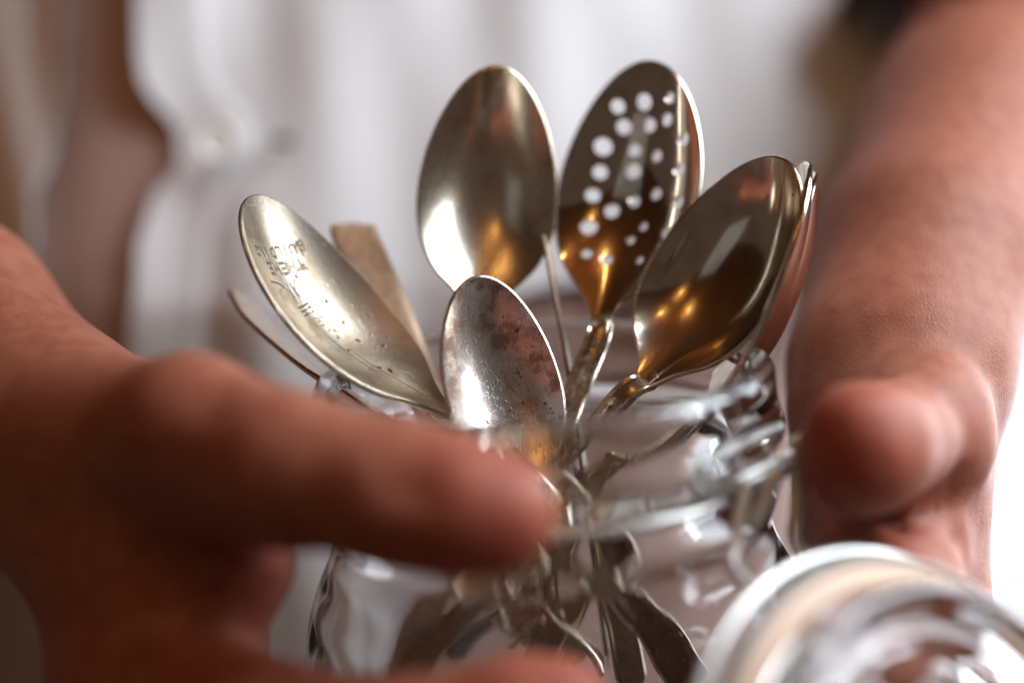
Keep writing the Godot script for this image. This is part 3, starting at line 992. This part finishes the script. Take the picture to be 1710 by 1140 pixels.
	for i in nu:
		for j in nv:
			var a := TAU * j / nv
			var y := lerpf(0.62, 1.46, i / (nu - 1.0))
			var rr := 1.0 + 0.008 * sin(a * 9.0 + y * 9.0) + 0.006 * sin(a * 21.0 - y * 5.0)
			g.append(inv * Vector3(-0.045 + cos(a) * 0.160 * rr, y, -0.241 - 0.42 * maxf(y - 1.03, 0.0) + signf(sin(a)) * pow(absf(sin(a)), 0.5) * 0.126 * rr))
	tr.grid(g, nu, nv, false, true)
	part("dress", tr.commit(), M.taupe, who, "taupe cloth showing between the shirt fronts")
	# dark sleeve rolled above the elbow
	var sl := Mesher.new()
	var c := spline([P(1668, 100, 416), P(1735, -20, 437), P(1820, -200, 470), Vector3(0.30, 1.31, -0.25), Vector3(0.21, 1.45, -0.39)], 30)
	g = PackedVector3Array()
	for i in 30:
		var t := (c[mini(i + 1, 29)] - c[maxi(i - 1, 0)]).normalized()
		var s := t.cross(Vector3(0.2, 0.1, 1)).normalized()
		var b := t.cross(s)
		for j in 40:
			var a := TAU * j / 40
			g.append(inv * (c[i] + (s * cos(a) + b * sin(a)) * (0.049 + 0.012 * i / 29.0 + 0.0015 * sin(a * 5 + i))))
	sl.grid(g, 30, 40, false, true)
	part("sleeve", sl.commit(), M.black_cloth, who)

func skin_box(m: Mesher, bones: Array, cell: float, k: float, grooves := []) -> void:
	var lo := Vector3.ONE * 1e9
	var hi := Vector3.ONE * -1e9
	for b in bones:
		for e in 2:
			var r: float = b[2 + e] + k * 3.0 + cell * 2.0
			lo = lo.min(b[e] - Vector3.ONE * r)
			hi = hi.max(b[e] + Vector3.ONE * r)
	skin_add(m, bones, lo, hi, cell, k, grooves)

var tints: Array = []
func skin_tint(p: Vector3) -> Color:
	if tints.is_empty():
		tints = [  # place, reach, colour: redder fingertips, knuckles and web; a small sore on the left thumb's knuckle
			[P(850, 856, 236), 0.018, Color(1.0, 0.70, 0.62)], [P(940, 1178, 236), 0.014, Color(1.0, 0.72, 0.66)], [P(1425, 745, 258), 0.017, Color(1.0, 0.66, 0.58)],
			[P(400, 980, 262), 0.020, Color(1.0, 0.78, 0.76)], [P(1430, 900, 285), 0.022, Color(1.0, 0.78, 0.74)], [P(1596, 704, 289), 0.0040, Color(0.90, 0.55, 0.58)], [P(1590, 716, 287), 0.0016, Color(1.15, 0.95, 0.85)],
		]
	var c := Color(1, 1, 1)
	for t in tints:
		var f := exp(-pow(p.distance_to(t[0]) / t[1], 2.0))
		c = c.lerp(t[2], f)
	return c

func nail(who: Node3D, inv: Transform3D, at: Vector3, out: Vector3, along: Vector3, r: float) -> void:
	var n := (out - along * out.dot(along)).normalized()
	var s := along.cross(n)
	var g := PackedVector3Array()
	for i in 13:
		var u := lerpf(-1, 1, i / 12.0)
		for j in 13:
			var v := lerpf(-1, 1, j / 12.0)
			var w := u * sqrt(1.0 - 0.42 * pow(maxf(v, -0.2), 2.0))
			var a := w * 0.85
			g.append(inv * (at - n * r * 0.40 + along * v * r * 0.72 + (s * sin(a) + n * cos(a)) * (r * 0.98 - 0.0012 * pow(v, 2))))
	var m := Mesher.new()
	m.grid(g, 13, 13)
	part("thumbnail", m.commit(), M.nail, who)

func shirt_z(x: float, y: float) -> float:
	var e := (x + 0.012) / 0.21
	var z := -0.110 - 0.085 * e * e * e * e - 0.42 * maxf(y - 1.03, 0.0)
	z += 0.0022 * sin(x * 95.0 + 2.0 * sin(y * 14.0)) * smoothstep(0.16, -0.02, x) + 0.002 * sin(x * 48.0 - y * 22.0 + 1.0) + 0.0006 * sin(x * 190.0 + y * 40.0)
	return z

func cloth(x0: float, x1: float, which: int) -> ArrayMesh:
	var nu := 150
	var nv := 110
	var front := PackedVector3Array()
	var back := PackedVector3Array()
	for i in nu:
		var y := lerpf(0.80 if which == 0 else 0.985, 1.45, i / (nu - 1.0))
		var yh := y if which == 1 else 0.86 + (y - 0.80) * (1.45 - 0.86) / 0.65
		var py := 570.0 - (yh - 1.021) / 0.98 * 1710.0 / 0.72 / 0.412
		for j in nv:
			var f := j / (nv - 1.0)
			var x := 0.0
			var z := 0.0
			var yy := y
			if which == 0:
				var px := lookup([[-400, 185], [60, 192], [120, 205], [165, 236], [205, 268], [272, 270], [322, 232], [430, 208], [600, 200], [900, 190]], py) + 3.0 * sin(py * 0.03)
				var xe := (px - 855.0) / 1710.0 * 0.72 * 0.412
				x = lerpf(xe, x1, pow(f, 1.25))
				var hem := lerpf(0.86, 1.034, smoothstep(-0.075, 0.0, x)) + 0.003 * sin(x * 70.0)
				yy = hem + (y - 0.80) * (1.45 - hem) / 0.65
				z = shirt_z(x, yy) + 0.0012 * smoothstep(0.0215, 0.0205, x - xe)
			else:
				var px := lookup([[-400, 75], [0, 62], [200, 70], [350, 40], [600, 20], [900, -30]], py) + 5.0 * sin(py * 0.05)
				var xe := (px - 855.0) / 1710.0 * 0.72 * 0.42
				x = lerpf(-0.205, xe, f)
				z = shirt_z(x, y) + 0.0015 * exp(-pow((x - xe) / 0.006, 2.0)) + 0.0015 * sin(x * 160.0 + y * 60.0)
			front.append(Vector3(x, yy, z))
			back.append(Vector3(x, yy, z - 0.0007))
	var m := Mesher.new()
	m.grid(front, nu, nv)
	m.grid(back, nu, nv, false, false, PackedVector2Array(), true)
	var edge := PackedVector3Array()
	for s in 2:
		for i in nu:
			edge.append(front[i * nv + (0 if which == 0 else nv - 1)] if s == 0 else back[i * nv + (0 if which == 0 else nv - 1)])
	m.grid(edge, 2, nu)
	return m.commit()

func button(who: Node3D, inv: Transform3D, at: Vector3) -> void:
	var prof := [Vector2(0, -1.0), Vector2(5.2, -1.0), Vector2(5.9, 0.0), Vector2(5.7, 0.9), Vector2(5.0, 1.1), Vector2(4.3, 0.7), Vector2(3.8, 0.4), Vector2(0, 0.35)]
	var b := part("button", lathe(prof, 40, false, 3), M.button, who)
	b.transform = inv * Transform3D(Basis(Vector3.RIGHT, Vector3(0.35, 0.05, 0.93).normalized(), Vector3.RIGHT.cross(Vector3(0.35, 0.05, 0.93).normalized())).orthonormalized(), at)

func px_of(p: Vector3) -> Vector3:
	var q := p - CAM
	var d := q.dot(fwd)
	return Vector3(855.0 + q.x / d * 1710.0 / 0.72, 570.0 - q.dot(up) / d * 1710.0 / 0.72, d * 1000.0)
